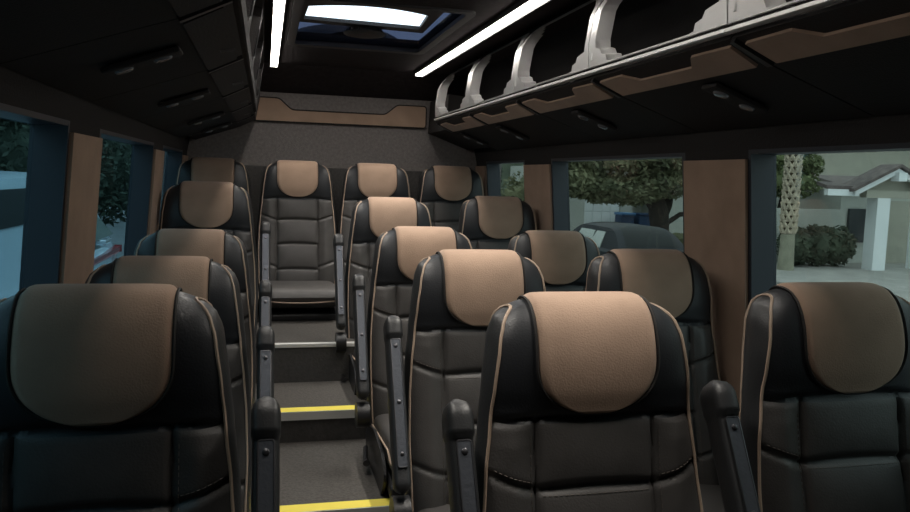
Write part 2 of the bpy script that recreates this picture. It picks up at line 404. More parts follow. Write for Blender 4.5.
    sh = [(-.036, .97), (-.030, .18), (-.175, .16), (-.225, .52), (-L + .225, .52), (-L + .175, .16), (-L + .022, .18), (-L + .03, .97)]
    sh = [(p.x, p.y) for p in inset_round(sh, .012, 3)]
    mb = MB(); mb.prism([vp(y, s, 0) for y, s in sh], Vector(vp(0, 0, .007)) - Vector(vp(0, 0, 0))); mb.build('tan_valance', M['suede'] if side > 0 else M['bin'], parent=root, smooth=False)
    # seam cover between modules
    mb = MB(); mb.prism([vp(-.0032, .02, 0), vp(-.018, .02, 0), vp(-.022, 1.0, 0), vp(-.0032, 1.0, 0)], Vector(vp(0, 0, .010)) - Vector(vp(0, 0, 0))); mb.build('joint_cover', M['plastic'], parent=root, smooth=False)
    return root
ordn = ['nearest the rear wall', 'second from the rear wall', 'third from the rear wall', 'fourth from the rear wall', 'fifth from the rear wall', 'sixth from the rear wall', 'seventh from the rear wall']
for side, sn in ((1, 'right'), (-1, 'left')):
    proto = make_bin(side)
    for k in range(7):
        o = proto if k == 0 else copy_tree(proto)
        o.location = (0, YS - k * PITCH, H)
        o['label'] = ('right overhead luggage bin with silver arched opening, ' if side > 0 else 'plain black left overhead luggage bin, ') + ordn[k]
    # rear end filler to the rear wall
    mb = MB()
    if side > 0: poly = [(1.01, .47), (1.00, .272), (1.035, .262), (1.26, .18), (1.15, .46)]
    else: poly = [(-.03, .46), (-.055, .31), (-.150, .262), (-.40, .175), (-.36, .3), (-.31, .46)]
    mb.prism([(x, YS + .012, z) for x, z in poly], (0, YB - YS - .03, 0))
    tag(mb.build('bin_end_cap', M['bin'], smooth=False), 'black end cap closing the %s luggage bins at the rear wall' % sn, 'end cap', kind=None)
# reading lamps
def make_lamp():
    root = empty('reading_light', (0, 0, 0), 'x', 'reading light', 'reading lights under the luggage bins')
    mb = MB(); mb.box((-.080, -.034, -.006), (.080, .034, .006), bev=.005); mb.build('housing', M['bin'], parent=root)
    for xx in (-.040, .040):
        mb = MB(); mb.tube([(xx, 0, -.006), (xx, 0, -.010), (xx, 0, -.011)], [.020, .017, .010], n=16); mb.build('lens', M['lamp'], parent=root)
    return root
lp = make_lamp(); first = True
for side, sn in ((1, 'right'), (-1, 'left')):
    for k, y in enumerate((1.72, 2.57, 3.50, 4.2)):
        o = lp if first else copy_tree(lp); first = False
        x, z = ((1.13, .221) if side > 0 else (-.245, .221))
        o.location = (x, y, z + H - .004); o.rotation_euler = (0, side * .355, 0)
        o['label'] = 'small twin reading light under the %s bins, %s' % (sn, ['nearest the viewer', 'second from the viewer', 'third from the viewer', 'nearest the rear wall'][k])

# ------------------------------------------------------------------ seats
PR = [(.0, -.06), (-.012, .08), (-.012, .18), (-.002, .32), (.006, .44), (.002, .535), (-.014, .60), (-.020, .66), (-.012, .71), (.010, .741), (.045, .75), (.076, .738), (.092, .69), (.094, .60), (.096, .45), (.105, .2), (.11, -.06)]
def catmull(P, n):
    out = []; P = [P[0]] + P + [P[-1]]
    for i in range(1, len(P) - 2):
        for k in range(n):
            t = k / n; a, b, c, d = P[i - 1], P[i], P[i + 1], P[i + 2]
            out.append(tuple(.5 * (2 * b[j] + (c[j] - a[j]) * t + (2 * a[j] - 5 * b[j] + 4 * c[j] - d[j]) * t * t + (3 * b[j] - a[j] - 3 * c[j] + d[j]) * t ** 3) for j in range(2)))
    out.append(P[-2]); return out
fine = catmull(PR, 16)
cum = [0]
for p, q in zip(fine, fine[1:]): cum.append(cum[-1] + math.hypot(p[0] - q[0], p[1] - q[1]))
TOT = cum[-1]
def pa(a):           # arclength -> (y,h)
    a = max(0, min(TOT, a)); lo = 0; hi = len(cum) - 1
    while hi - lo > 1:
        m = (lo + hi) // 2
        if cum[m] <= a: lo = m
        else: hi = m
    t = (a - cum[lo]) / (cum[hi] - cum[lo]); p, q = fine[lo], fine[hi]
    return (lerp(p[0], q[0], t), lerp(p[1], q[1], t))
itop = max(range(len(fine)), key=lambda i: fine[i][1]); ATOP = cum[itop]
def a_of_h(h):       # on the front
    lo, hi = 0, ATOP
    for _ in range(40):
        m = (lo + hi) / 2
        if pa(m)[1] < h: lo = m
        else: hi = m
    return lo
def a_back(h):
    lo, hi = ATOP, TOT
    for _ in range(40):
        m = (lo + hi) / 2
        if pa(m)[1] > h: lo = m
        else: hi = m
    return lo
WID = [(-.06, .200), (.1, .210), (.25, .214), (.36, .211), (.45, .204), (.53, .195), (.60, .188), (.68, .178), (.72, .168), (.742, .154), (.75, .144)]
def wid(h): return itp(WID, h)
RC = .20
XS = .114
def gs(d, s): return math.exp(-(d / s) ** 2)
def surf(x, a, off=0, detail=True):
    y, h = pa(a); w = wid(h); u = x / w
    y0, h0 = pa(a - .004); y1, h1 = pa(a + .004); dy, dh = y1 - y0, h1 - h0; l = math.hypot(dy, dh) or 1
    ny, nh = -dh / l, dy / l               # outward (front: -y)
    d = off
    ax = abs(x)
    front = a < ATOP
    # rounding toward the sides
    d -= .018 * abs(u) ** 7
    if front and h < .56:
        k = min(1, max(0, (.56 - h) / .06))
        bol = max(0, min(1, (ax - XS) / .05)); bol = bol * bol * (3 - 2 * bol)
        d += .017 * bol * k * (1 - .6 * abs(u) ** 4)
    if detail and front:
        if h < .535:
            d -= .009 * gs(ax - XS, .0045)
            seams = [.42, .285, .145, .0]
            if ax < XS:
                for s in seams: d -= .009 * gs(h - s - .006 * (1 - (x / XS) ** 2), .0065)
                # pillow
                lv = [.535] + seams
                for s1, s0 in zip(lv, lv[1:]):
                    if s0 < h < s1: d += .009 * math.sin(pi * (h - s0) / (s1 - s0)) ** .6 * (1 - (ax / XS) ** 4)
            else:
                for s in (.42, .16): d -= .009 * gs(h - s - .35 * (ax - XS), .0065)
        d -= .010 * gs(h - .535 - .012 * (1 - min(1, ax / .2) ** 2), .006)
    return Vector((x, y + ny * d + h * RC, h + nh * d))
def sheet(mb, a0, a1, na, nu=76, off=0, mt=None):
    def fn(u, v):
        a = lerp(a0, a1, v); h = pa(a)[1]; uu = 2 * u - 1
        return surf(uu * wid(h), a, off)
    mb.grid(fn, nu, na, mt)
AY = a_of_h(.535)
def make_seat(arm, gap, armrest=True, name='x'):
    root = empty('passenger_seat', (0, 0, 0), name, 'seat', 'leather bus passenger seats')
    def b(mb, n, m, par=root, **k): return mb.build(n, m, parent=par, **k)
    mb = MB(); sheet(mb, 0, AY, 110); b(mb, 'backrest_panel', M['leather'], angle=80)
    mb = MB(); sheet(mb, AY, a_back(.56), 60); b(mb, 'headrest_yoke', M['yoke'], angle=80)
    mb = MB(); sheet(mb, a_back(.56), TOT, 20, nu=16)
    hs = [-.06 + .81 * (1 - (1 - i / 40) ** 1.6) for i in range(41)]; hs[-1] = .7495
    for sd in (1, -1):
        def gus(u, v):
            h = hs[int(round(v * 40))]; w = wid(h)
            A = surf(sd * w, a_of_h(h)); B = surf(sd * w, a_back(h))
            p = A.lerp(B, u); bul = .013 * math.sin(pi * u) ** .7 * min(1, (.75 - h) / .05) ** .5
            return Vector((p.x + sd * bul, p.y, p.z))
        mb.grid(gus, 8, 40)
    b(mb, 'backrest_shell', M['shell'], angle=80)
    def dash(mb, fn, n):
        for i in range(n): mb.tube([fn(i / n), fn((i + .6) / n)], .0009, n=4, cap=False)
    for sx_ in (-1, 1):
        mb = MB(); dash(mb, lambda t: surf(sx_ * (XS + .0105), a_of_h(lerp(.02, .52, t)), .0012), 46)
        dash(mb, lambda t: surf(sx_ * lerp(XS + .014, .195, t), a_of_h(.432 + .35 * lerp(.014, .08, t)), .0012), 8); b(mb, 'side_stitching', M['stitch'])
    for hh in (.42, .285, .145):
        mb = MB(); dash(mb, lambda t: surf(lerp(-XS + .01, XS - .01, t), a_of_h(hh - .008), .0012), 20); b(mb, 'cross_stitching', M['stitch'])
    # tan headrest patch
    a0 = a_of_h(.552); a1 = a_back(.70); R = .105; Wp = .114
    def patch(u, v):
        a = lerp(a0, a1, v); uu = 2 * u - 1
        da = a - a0
        if da < R: wv = Wp - .048 + .048 * math.sqrt(max(0, 1 - (1 - da / R) ** 2)) if False else Wp * (max(0.0, 1 - (1 - da / R) ** 2.6)) ** .5
        else: wv = Wp
        wv = min(wv, .93 * wid(pa(a)[1])); wv = max(wv, .004)
        e = min(1, (1 - abs(uu)) * wv / .010, da / .008 + .15, (a1 - a) / .008)
        return surf(uu * wv, a, .0015 + .0075 * max(0, e) ** .5, False)
    # denser rows near the rounded bottom
    mb = MB()
    def pv(u, v): return patch(u, v ** 1.5)
    mb.grid(pv, 36, 64); b(mb, 'headrest_patch', M['suede'], angle=80)
    # dark seam around the patch
    def edge(side, v):
        a = lerp(a0, a1, v ** 1.5); da = a - a0
        wv = Wp * (max(0.0, 1 - (1 - min(1, da / R)) ** 2.6)) ** .5 if da < R else Wp
        wv = min(wv, .93 * wid(pa(a)[1])) + .003
        return surf(side * wv, a, .004, False)
    mb = MB(); mb.tube([edge(-1, 1 - i / 40) for i in range(41)] + [edge(1, i / 40) for i in range(1, 41)], .0028, n=5); b(mb, 'patch_seam', M['seam'])
    # piping
    for sd in (-1, 1):
        mb = MB(); aa = [lerp(a_of_h(-.05), a_back(.45), i / 80) for i in range(81)]
        mb.tube([surf(sd * wid(pa(a)[1]), a, .002, False) for a in aa], .0031, n=6); b(mb, 'piping', M['pipe'])
    # cushion
    def cush(u, v):
        # superellipse ring around y axis sections
        y = lerp(.10, -.46, v); a = 2 * pi * u; e = .5
        ends = min(1, (v / .06)) ** .5 if v < .06 else (max(0, 1 - ((v - .80) / .20) ** 2) ** .5 if v > .80 else 1)
        ends = max(ends, .02)
        ca, sa = math.cos(a), math.sin(a)
        x = .205 * math.copysign(abs(ca) ** .38, ca) * (1 - .25 * (1 - ends) ** 2 if v > .8 else 1)
        zc = .015 + .045 * v
        z = zc + .062 * ends * math.copysign(abs(sa) ** .55, sa)
        if sa > 0: z += .012 * abs(x / .21) ** 3 * ends
        return (x, y, z)
    mb = MB(); mb.grid(cush, 48, 40); mb.add([cush(i / 48, 0) for i in range(48)], [list(range(48))]); b(mb, 'seat_cushion', M['leather'], angle=60)
    mb = MB()
    def edge2(sx, v): 
        return Vector((sx * .208, lerp(.10, -.40, v), .015 + .045 * v + .018))
    fr = [Vector((.208 * math.cos(t) , -.40 - .062 * abs(math.sin(t)) ** .5, .055 - .02 * math.sin(t))) for t in [pi * i / 24 for i in range(25)]]
    mb.tube([edge2(1, i / 10) for i in range(10)] + fr + [edge2(-1, 1 - i / 10) for i in range(1, 11)], .0034, n=6); b(mb, 'piping', M['pipe'])
    # seat frame and pedestal
    mb = MB(); mb.box((-.205, -.40, -.075), (.205, .10, -.030), bev=.015); b(mb, 'seat_frame', M['plastic'])
    for sx in (-1, 1):
        mb = MB(); pts = [(-.36, -.02), (-.30, .04), (-.10, .06), (.05, .03), (.11, -.02), (.09, -.09), (-.05, -.115), (-.30, -.10)]
        pts = [(p.x, p.y) for p in inset_round(pts, .03, 4)]
        if not armrest: break
        mb.prism([(sx * .210, y, z) for y, z in pts], (sx * .010, 0, 0)); s_ = b(mb, 'side_shield', M['plastic'], smooth=False)
    sx = -1 if arm < 0 else 1
    if armrest: mb = MB(); mb.tube([(sx * .236, -.02, -.03), (sx * .246, -.10, -.045), (sx * .246, -.13, -.05)], [.008, .009, .013], n=8)
    if armrest: b(mb, 'recline_lever', M['bolt'])
    if gap > .085:
        for yy in (-.33, -.09):
            mb = MB(); mb.prism([(-.16, yy, -.075), (.16, yy, -.075), (.19, yy, -gap), (-.19, yy, -gap)], (0, .06, 0)); b(mb, 'leg', M['plastic'], smooth=False)
    else:
        mb = MB(); mb.box((-.18, -.36, -gap), (.18, .05, -.06)); b(mb, 'pedestal', M['plastic'])
    if armrest:
        xc = arm * .258 if abs(arm) == 1 else -.298
        top = Vector((xc, -.135 + .130 + .58 * 0, .585)); 
        # folded up beside the back: axis from lower pivot to upper cap
        p1 = Vector((xc, .128, .580)); p0 = Vector((xc, -.100, .170))
        ax = (p1 - p0).normalized(); fwd = Vector((0, -1, 0)); fwd = (fwd - ax * fwd.dot(ax)).normalized(); sd = Vector((1, 0, 0))
        def fr_(x, f, l): return p0 + sd * x + fwd * f + ax * l
        Ln = (p1 - p0).length; hw = .0215
        def arm_s(u, v):
            a = 2 * pi * u; ca, sa = math.cos(a), math.sin(a)
            cx = hw * math.copysign(abs(ca) ** .5, ca); cf = .030 * math.copysign(abs(sa) ** .5, sa)
            l = v * Ln; k = 1
            if v > .86: k = 1.10; cf -= 0; cf += .006 if sa > 0 else 0
            if v > .93: t = (v - .93) / .07; k *= math.sqrt(max(.0, 1 - t * t * .96)); 
            if v < .05: k *= math.sqrt(max(.04, 1 - (1 - v / .05) ** 2))
            return fr_(cx * k, cf * k, l)
        mb = MB(); mb.grid(arm_s, 24, 60); ar = b(mb, 'armrest', M['shell'], angle=70)
        mb = MB(); n = .0125
        lo, hi = .13 * Ln, .84 * Ln
        rp = inset_round([(-n, lo), (n, lo), (n, hi), (-n, hi)], .005, 3)
        mb.prism([fr_(p.x, .0315, p.y) for p in rp], fwd * .003); b(mb, 'metal_plate', M['gunmetal'], par=ar, smooth=False)
        rim = MB(); rim.tube([fr_(p.x, .034, p.y) for p in rp + rp[:1]], .0018, n=5); b(rim, 'plate_rim', M['bolt'], par=ar)
        for l in (.20, .48, .80):
            mb = MB(); q = fr_(0, .034, l * Ln); mb.tube([q, q + fwd * .003, q + fwd * .004], [.0058, .0052, .003], n=10); b(mb, 'bolt', M['bolt'], par=ar)
        mb = MB(); q = p0 + Vector((0, .02, -.06)); mb.tube([q + sd * (-.022), q + sd * .022], .045, n=20); b(mb, 'arm_pivot', M['plastic'])
    return root
Y0 = 1.276; DY = .789; OFF = -.135
ztop = [-.183, -.206, -.200, -.079, .061]
flo = [Z0, Z0, Z1, Z2, Z3]
rown = ['front row', 'second row from the viewer', 'third row from the viewer', 'fourth row from the viewer']
protos = {}
def put(x, row, y, arm, label, armrest=True, dz=0):
    zb_ = ztop[row] + dz - .75; gap = round(zb_ - flo[row], 3); key = (arm, gap, armrest)
    if key not in protos: protos[key] = make_seat(arm, gap, armrest); o = protos[key]
    else: o = copy_tree(protos[key])
    o.location = (x, y + OFF, zb_ + H); o['label'] = label
    return o
for r in range(4):
    y = Y0 + DY * r
    put((.582, .597, .596, .593)[r], r, y, -1, ['large brightly lit leather seat with tan headrest in the centre foreground', 'lit aisle seat with tan headrest directly behind the large foreground seat', 'lit aisle seat on the right of the aisle, third back from the viewer', 'lit seat right of the aisle, fourth back, just ahead of the rear row'][r], dz=(-.032, -.006, 0, -.033)[r])
    put(1.126, r, y, -2, ['dim window seat at the bottom right corner under the big right window', 'dim window seat on the right side, second back from the viewer', 'dim window seat on the right side, third back, left of the tree in the window', 'dim window seat on the right side, fourth back, near the small rear side window'][r], dz=(-.015, 0, -.008, -.015)[r])
    put(-.254, r, y, 1, ['large dim leather seat with brown headrest at the left foreground', 'dim single seat left of the aisle, second back from the viewer', 'dim single seat left of the aisle, third back from the viewer', 'dim single seat left of the aisle, fourth back, just ahead of the rear row'][r], dz=(-.015, -.03, -.022, .018)[r])
for k, (x, lab) in enumerate(((-.282, 'rear row seat at the far left beside the left wall'), (.181, 'rear row centre seat facing straight down the aisle'), (.637, 'rear row seat directly right of the centre aisle seat'), (1.092, 'rear row seat at the far right beside the right wall'))):
    put(x, 4, 4.51, 1, lab, armrest=False)

# ------------------------------------------------------------------ outside
G = -2.35
def leaves(n, blobs, size, rnd):
    mb = MB()
    for i in range(n):
        c, r = blobs[rnd.randrange(len(blobs))]
        d = Vector((rnd.gauss(0, 1), rnd.gauss(0, 1), rnd.gauss(0, 1))).normalized() * (rnd.random() ** .4)
        p = Vector((c[0] + d.x * r[0], c[1] + d.y * r[1], c[2] + d.z * r[2]))
        a = Vector((rnd.gauss(0, 1), rnd.gauss(0, 1), rnd.gauss(0, .7))).normalized(); b_ = a.cross(Vector((rnd.gauss(0, 1), rnd.gauss(0, 1), rnd.gauss(0, 1)))).normalized()
        s = size * rnd.uniform(.6, 1.4)
        mb.add([p - a * s, p + b_ * s * .45, p + a * s, p - b_ * s * .45], [[0, 1, 2, 3]])
    return mb
def tree(name, base, trunk, blobs, n, size, lab, lm, seed, branches=(), cat='tree', group=None):
    rnd = random.Random(seed)
    root = empty(name, base, lab, cat, group)
    if trunk:
        mb = MB(); mb.tube(trunk[0], trunk[1], n=12)
        for bp_, br in branches: mb.tube(bp_, br, n=8)
        mb.build('trunk', M['bark'], parent=root)
    mb = leaves(n, blobs, size, rnd)
    # inner twiggy masses so the crown reads as solid
    for c, r in blobs: mb.ball(c, tuple(q * .72 for q in r), sub=2, jit=.5)
    mb.build('foliage', lm, parent=root, smooth=False)
    return root
# ground
mb = MB(); mb.box((-60, -30, G - .3), (90, 90, G - .02)); struct(mb, 'ground', M['asphalt'])
mb = MB(); mb.box((12.2, -5, G - .02), (60, 70, G + .04)); struct(mb, 'yard_ground', M['concrete'], label='pale driveway and footpath beside the street')
mb = MB(); mb.box((12.0, -5, G - .02), (12.2, 70, G + .12), bev=.03); struct(mb, 'kerb', M['concrete'])
# hills behind, put in to block sky light; the side ones raised for it
def hill(name, x0, y0, x1, y1, h, mt, lab, wob=1.0):
    mb = MB(); d = Vector((x1 - x0, y1 - y0, 0)); nrm = Vector((-d.y, d.x, 0)).normalized()
    def fn(u, v):
        p = Vector((x0, y0, 0)) + d * u; hh = h * (1 + .12 * wob * noise.noise(Vector((u * 9, 3, 1)))) * math.sin(pi * v) ** .7
        q = p + nrm * ((v - .5) * 14); q.z = G - .02 + hh + .4 * noise.noise(q * .4) * math.sin(pi * v)
        return q
    mb.grid(fn, 60, 16); o = struct(mb, name, mt, label=lab); return o
hill('hillside', 70, -50, 40, 74, 25, M['hill'], 'pale hazy hillside behind the houses on the right')
hill('hillside', 46, 70, -50, 62, 11.5, M['hilld'], 'dark wooded hillside beyond the vehicle on the left')
hill('hillside', -30, 60, -30, -50, 20, M['hilld'], 'unseen dark hillside added on the left to block the sky')

# --- house on the right with gabled porch
root = empty('house', (21, 22, G), 'pale stucco house with gabled porch and columns seen through the right window', 'house')
def B(a, b_, n, m, par=root, ori=(21, 22, G), bev=0):
    mb = MB(); o = Vector(ori); mb.box(tuple(Vector(a) - o), tuple(Vector(b_) - o), bev=bev); return mb.build(n, M[m] if isinstance(m, str) else m, parent=par, smooth=bool(bev))
B((17.70, 20.8, G + .04), (26, 27, .02), 'wall', 'stucco')
w = B((17.98, 20.70, G + .70), (18.70, 20.80, -.58), 'window', 'glassd')
B((17.20, 18.75, G + .04), (17.64, 19.17, -.20), 'column', 'white').location = (0, 0, 0)
B((18.95, 18.75, G + .04), (19.55, 19.35, -.20), 'column', 'white').location = (0, 0, 0)
B((19.3, 20.70, G + .04), (20.3, 20.8, -.3), 'recess_panel', 'stucco2')  # darker stucco panel stands in for the dim porch wall recess
mb = MB()   # gable beam and face
o_ = Vector((21, 22, G))
mb.box(tuple(Vector((16.80, 18.75, -.20)) - o_), tuple(Vector((19.6, 19.0, .02)) - o_)); mb.prism([Vector(p) - o_ for p in ((16.4, 18.95, .0), (19.2, 18.95, .0), (17.72, 18.95, .56))], (0, .15, 0)); mb.build('gable', M['stucco2'], parent=root, smooth=False)
mb = MB()
for p, q in (((16.28, -.06), (17.70, .62)), ((17.70, .62), (19.15, -.06))):
    mb.prism([Vector((p[0], 18.6, p[1] - .10)) - o_, Vector((q[0], 18.6, q[1] - .10)) - o_, Vector((q[0], 18.6, q[1] + .05)) - o_, Vector((p[0], 18.6, p[1] + .05)) - o_], (0, .12, 0))
mb.box(tuple(Vector((15.45, 18.7, -.16)) - o_), tuple(Vector((16.50, 18.85, .02)) - o_))
mb.box(tuple(Vector((17.58, 18.45, .30)) - o_), tuple(Vector((17.86, 18.75, .55)) - o_))
mb.build('fascia', M['white'], parent=root, smooth=False)
mb = MB()
for p, q in (((16.15, -.04), (17.70, .70)), ((17.70, .70), (19.3, -.04))):
    mb.prism([Vector((p[0], 18.5, p[1])) - o_, Vector((q[0], 18.5, q[1])) - o_, Vector((q[0], 18.5, q[1] + .09)) - o_, Vector((p[0], 18.5, p[1] + .09)) - o_], (0, .8, 0))
mb.prism([Vector(p) - o_ for p in ((15.4, 18.7, .02), (16.6, 18.7, .02), (16.9, 20.0, .14), (16.1, 20.0, .14))], (0, 0, .10))
mb.prism([Vector(p) - o_ for p in ((17.4, 20.5, .06), (26.4, 20.5, .06), (26.4, 24, .42), (19.0, 24, .42))], (0, 0, .10))
mb.build('roof', M['tile'], parent=root, smooth=False)
# low yard wall
mb = MB(); mb.box((15.2, 20.55, G), (17.68, 20.75, -.62)); tag(mb.build('garden_wall', M['stucco']), 'low pale stucco garden wall behind the dark hedge', 'wall')
# hedge
def hedge(x0, x1, y0, y1, top, n, size, lab, seed, m='leafd', ground=G + .04):
    rnd = random.Random(seed); bl = []
    k = max(2, int((x1 - x0) / .55))
    for i in range(k):
        x = lerp(x0, x1, (i + .5) / k); h = (top - ground) * rnd.uniform(.9, 1.05)
        bl.append(((x, (y0 + y1) / 2, ground + h * .5), ((x1 - x0) / k * .75, (y1 - y0) / 2, h * .5)))
    mb = leaves(n, bl, size, rnd)
    for c, r in bl: mb.ball(c, tuple(q * .88 for q in r), sub=2, jit=.3)
    return tag(mb.build('hedge', M[m], smooth=False), lab, 'hedge')
hedge(15.0, 17.2, 19.3, 20.3, -1.02, 3500, .09, 'dark clipped hedge between the palm trunk and the house column', 3)
# palm
root = empty('palm_tree', (14.40, 18.9, G + .04), 'palm tree with a woven pattern of leaf bases on its trunk', 'tree')
mb = MB(); mb.tube([(0, 0, 0), (0, 0, 2.0), (0, 0, 5.2)], [.16, .155, .16], n=20); mb.build('trunk', M['palmd'], parent=root)
mb = MB(); mb.tube([(0, 0, 0), (0, 0, .6), (0, 0, 1.02)], [.225, .20, .19], n=20); mb.build('smooth_trunk_base', M['palms'], parent=root)
mb = MB()
for k in range(210):
    z = 1.05 + k * .0185; a = k * 2.39996 * 1.0; a = (k % 8) * 2 * pi / 8 + (k // 8 % 2) * pi / 8
    z = 1.05 + (k // 8) * .17
    for sg in (-1, 1):
        p = [Vector((math.cos(a + sg * d) * r, math.sin(a + sg * d) * r, z + q)) for d, r, q in ((-.30, .165, 0), (-.10, .20, .09), (.12, .235, .19))]
        mb.tube(p, [.048, .042, .026], n=5)
mb.build('leaf_bases', M['palmb'], parent=root)
mb = MB(); rnd = random.Random(5)
for k in range(18):
    a = 2 * pi * k / 18; up = rnd.uniform(.1, 1)
    pts = [Vector((math.cos(a) * r, math.sin(a) * r, 5.2 + up * r * 1.1 - .33 * r * r)) for r in [i * .28 for i in range(8)]]
    mb.tube(pts, .02, n=4)
    for i in range(1, 8):
        t = (pts[i] - pts[i - 1]).normalized(); sdv = t.cross(Vector((0, 0, 1))).normalized()
        for j in (0, .33, .66):
            for s_ in (-1, 1):
                q = pts[i - 1].lerp(pts[i], j); e = q + sdv * s_ * .45 + t * .2 - Vector((0, 0, .12)); mb.add([q, q + t * .05, e], [[0, 1, 2]])
mb.build('fronds', M['leaf'], parent=root, smooth=False)
# tree behind the palm
tree('leafy_tree', (16.2, 21.9, G), ([(0, 0, 0), (.1, 0, 1.5), (.3, 0, 2.6)], [.14, .11, .08]), [((-.6, 0, 2.75), (1.0, .8, .75)), ((.5, 0, 2.5), (1.0, .8, .5)), ((-.2, 0, 3.5), (1.3, .9, .7)), ((-1.4, .2, 3.4), (.9, .8, .8)), ((.9, .1, 3.1), (.7, .7, .45))], 7000, .085, 'feathery green tree behind the palm trunk', M['leafl'], 11)
# far neighbour house wall behind
root = empty('neighbour_house', (26, 33, G), 'large beige house wall far behind the gabled house', 'house')
mb = MB(); mb.box((-3.2, -.5, 0), (9, 6, 4.9)); mb.build('wall', M['stucco2'], parent=root)
mb = MB(); mb.prism([(-3.6, -1, 4.9), (9.4, -1, 4.9), (8, 2.6, 6.3), (-2, 2.6, 6.3)], (0, 0, .15)); mb.build('roof', M['tile'], parent=root, smooth=False)

# --- garage house behind the big tree
O = (13.5, 31, G)
root = empty('garage_house', O, 'white house with a garage door behind the big tree', 'house')
mb = MB()
mb.box((-1.9, -1.2, 0), (-.62 , 5, 3.0)); mb.box((-.62, -1.15, 2.25), (1.0, 5, 3.0)); mb.box((1.0, -1.2, 0), (1.55, 5, 3.0)); mb.box((1.55, .8, 0), (3.0, 5, 3.0)); mb.box((3.0, -.6, 0), (9.0, 5, 3.0))
mb.build('wall', M['stucco'], parent=root, smooth=False)
mb = MB()
for i in range(4):
    for j in range(4): mb.box((-.62 + j * .405 + .01, -1.14, i * .56 + .01), (-.62 + (j + 1) * .405 - .01, -1.08, (i + 1) * .56 - .01), bev=.02)
mb.box((-.62, -1.10, 0), (1.0, -1.0, 2.25)); mb.build('garage_door', M['white'], parent=root)
mb = MB(); mb.prism([(-2.4, -1.5, 2.95), (9.4, -1.5, 2.95), (9, 4, 4.9), (-2, 4, 4.9)], (0, 0, .15)); mb.build('roof', M['tile'], parent=root, smooth=False)
for k, (x, m1, m2, lab) in enumerate(((14.42, 'binblue', 'binblue', 'bright blue lidded wheelie bin beside the garage door'), (15.2, 'bindark', 'bindark', 'dark blue wheelie bin left of the tree trunk'))):
    root = empty('wheelie_bin', (x, 29.2, G + .04), lab, 'bin')
    mb = MB(); mb.prism([(-.25, -.3, .05), (.25, -.3, .05), (.25, .3, .05), (-.25, .3, .05)], (0, 0, .01)); mb.box((-.28, -.33, .05), (.28, .33, 1.0), bev=.04); mb.build('body', M['bindark'], parent=root)
    mb = MB(); mb.box((-.31, -.38, 1.0), (.31, .36, 1.10), bev=.03); mb.build('lid', M[m1], parent=root)
    for sx in (-.25, .25):
        mb = MB(); mb.tube([(sx - .03, .34, .1), (sx + .03, .34, .1)], .1, n=14); mb.build('wheel', M['tyre'], parent=root)
# big tree
tree('shade_tree', (13.9, 25.3, G), ([(0, 0, 0), (.0, 0, .8), (-.08, 0, 1.35), (-.3, 0, 2.2)], [.38, .33, .36, .22]),
     [((-3.3, 0, 2.45), (1.1, 1.1, .7)), ((-2.4, -.2, 2.15), (1.0, 1.2, .55)), ((-1.3, 0, 2.1), (1.2, 1.2, .55)), ((-.3, 0, 2.35), (1.1, 1.3, .6)), ((.8, .1, 2.6), (1.1, 1.2, .75)), ((-2.6, 0, 3.4), (1.8, 1.5, .9)), ((-.8, 0, 3.5), (1.9, 1.6, .9)), ((1.0, 0, 3.6), (1.7, 1.5, .9)), ((-.5, 0, 4.5), (2.4, 1.7, .9)), ((-4.0, .3, 3.3), (1.2, 1.1, 1.0)), ((2.0, .4, 2.9), (.9, 1.0, .7))],
     26000, .105, 'big spreading green tree with a forked dark trunk in the right window', M['leaf'], 21,
     branches=[([(-.05, 0, .75), (.35, 0, 1.0), (.75, -.05, 1.28), (1.5, -.1, 1.34)], [.13, .10, .09, .07]), ([(.05, 0, 1.1), (.28, 0, 1.6), (.45, .1, 2.4)], [.2, .16, .12]), ([(-.1, 0, 1.2), (-.7, 0, 1.9), (-1.4, 0, 2.4)], [.16, .10, .07])])
hedge(12.9, 15.0, 23.4, 24.4, -1.62, 2500, .08, 'low green hedge at the foot of the big tree', 9, 'leaf')
# shrub left of garage
tree('tall_shrub', (10.1, 27.2, G), ([(0, 0, 0), (0, 0, 1.2)], [.06, .05]), [((0, 0, .9), (.75, .6, .95)), ((.1, 0, 1.9), (.7, .6, .9)), ((-.9, 0, 1.4), (.9, .7, 1.3))], 4000, .09, 'tall green shrub left of the garage house', M['leaf'], 31, cat='shrub')
tree('leafy_tree', (9.6, 38, G), ([(0, 0, 0), (0, 0, 2)], [.2, .15]), [((0, 0, 2.6), (2.2, 2, 1.9)), ((-3, 0, 2.8), (2.2, 2, 2.1)), ((-6.2, 0, 2.6), (2.4, 2, 2.2))], 18000, .09, 'row of dark leafy trees seen through the small rear right window', M['leafd'], 37)

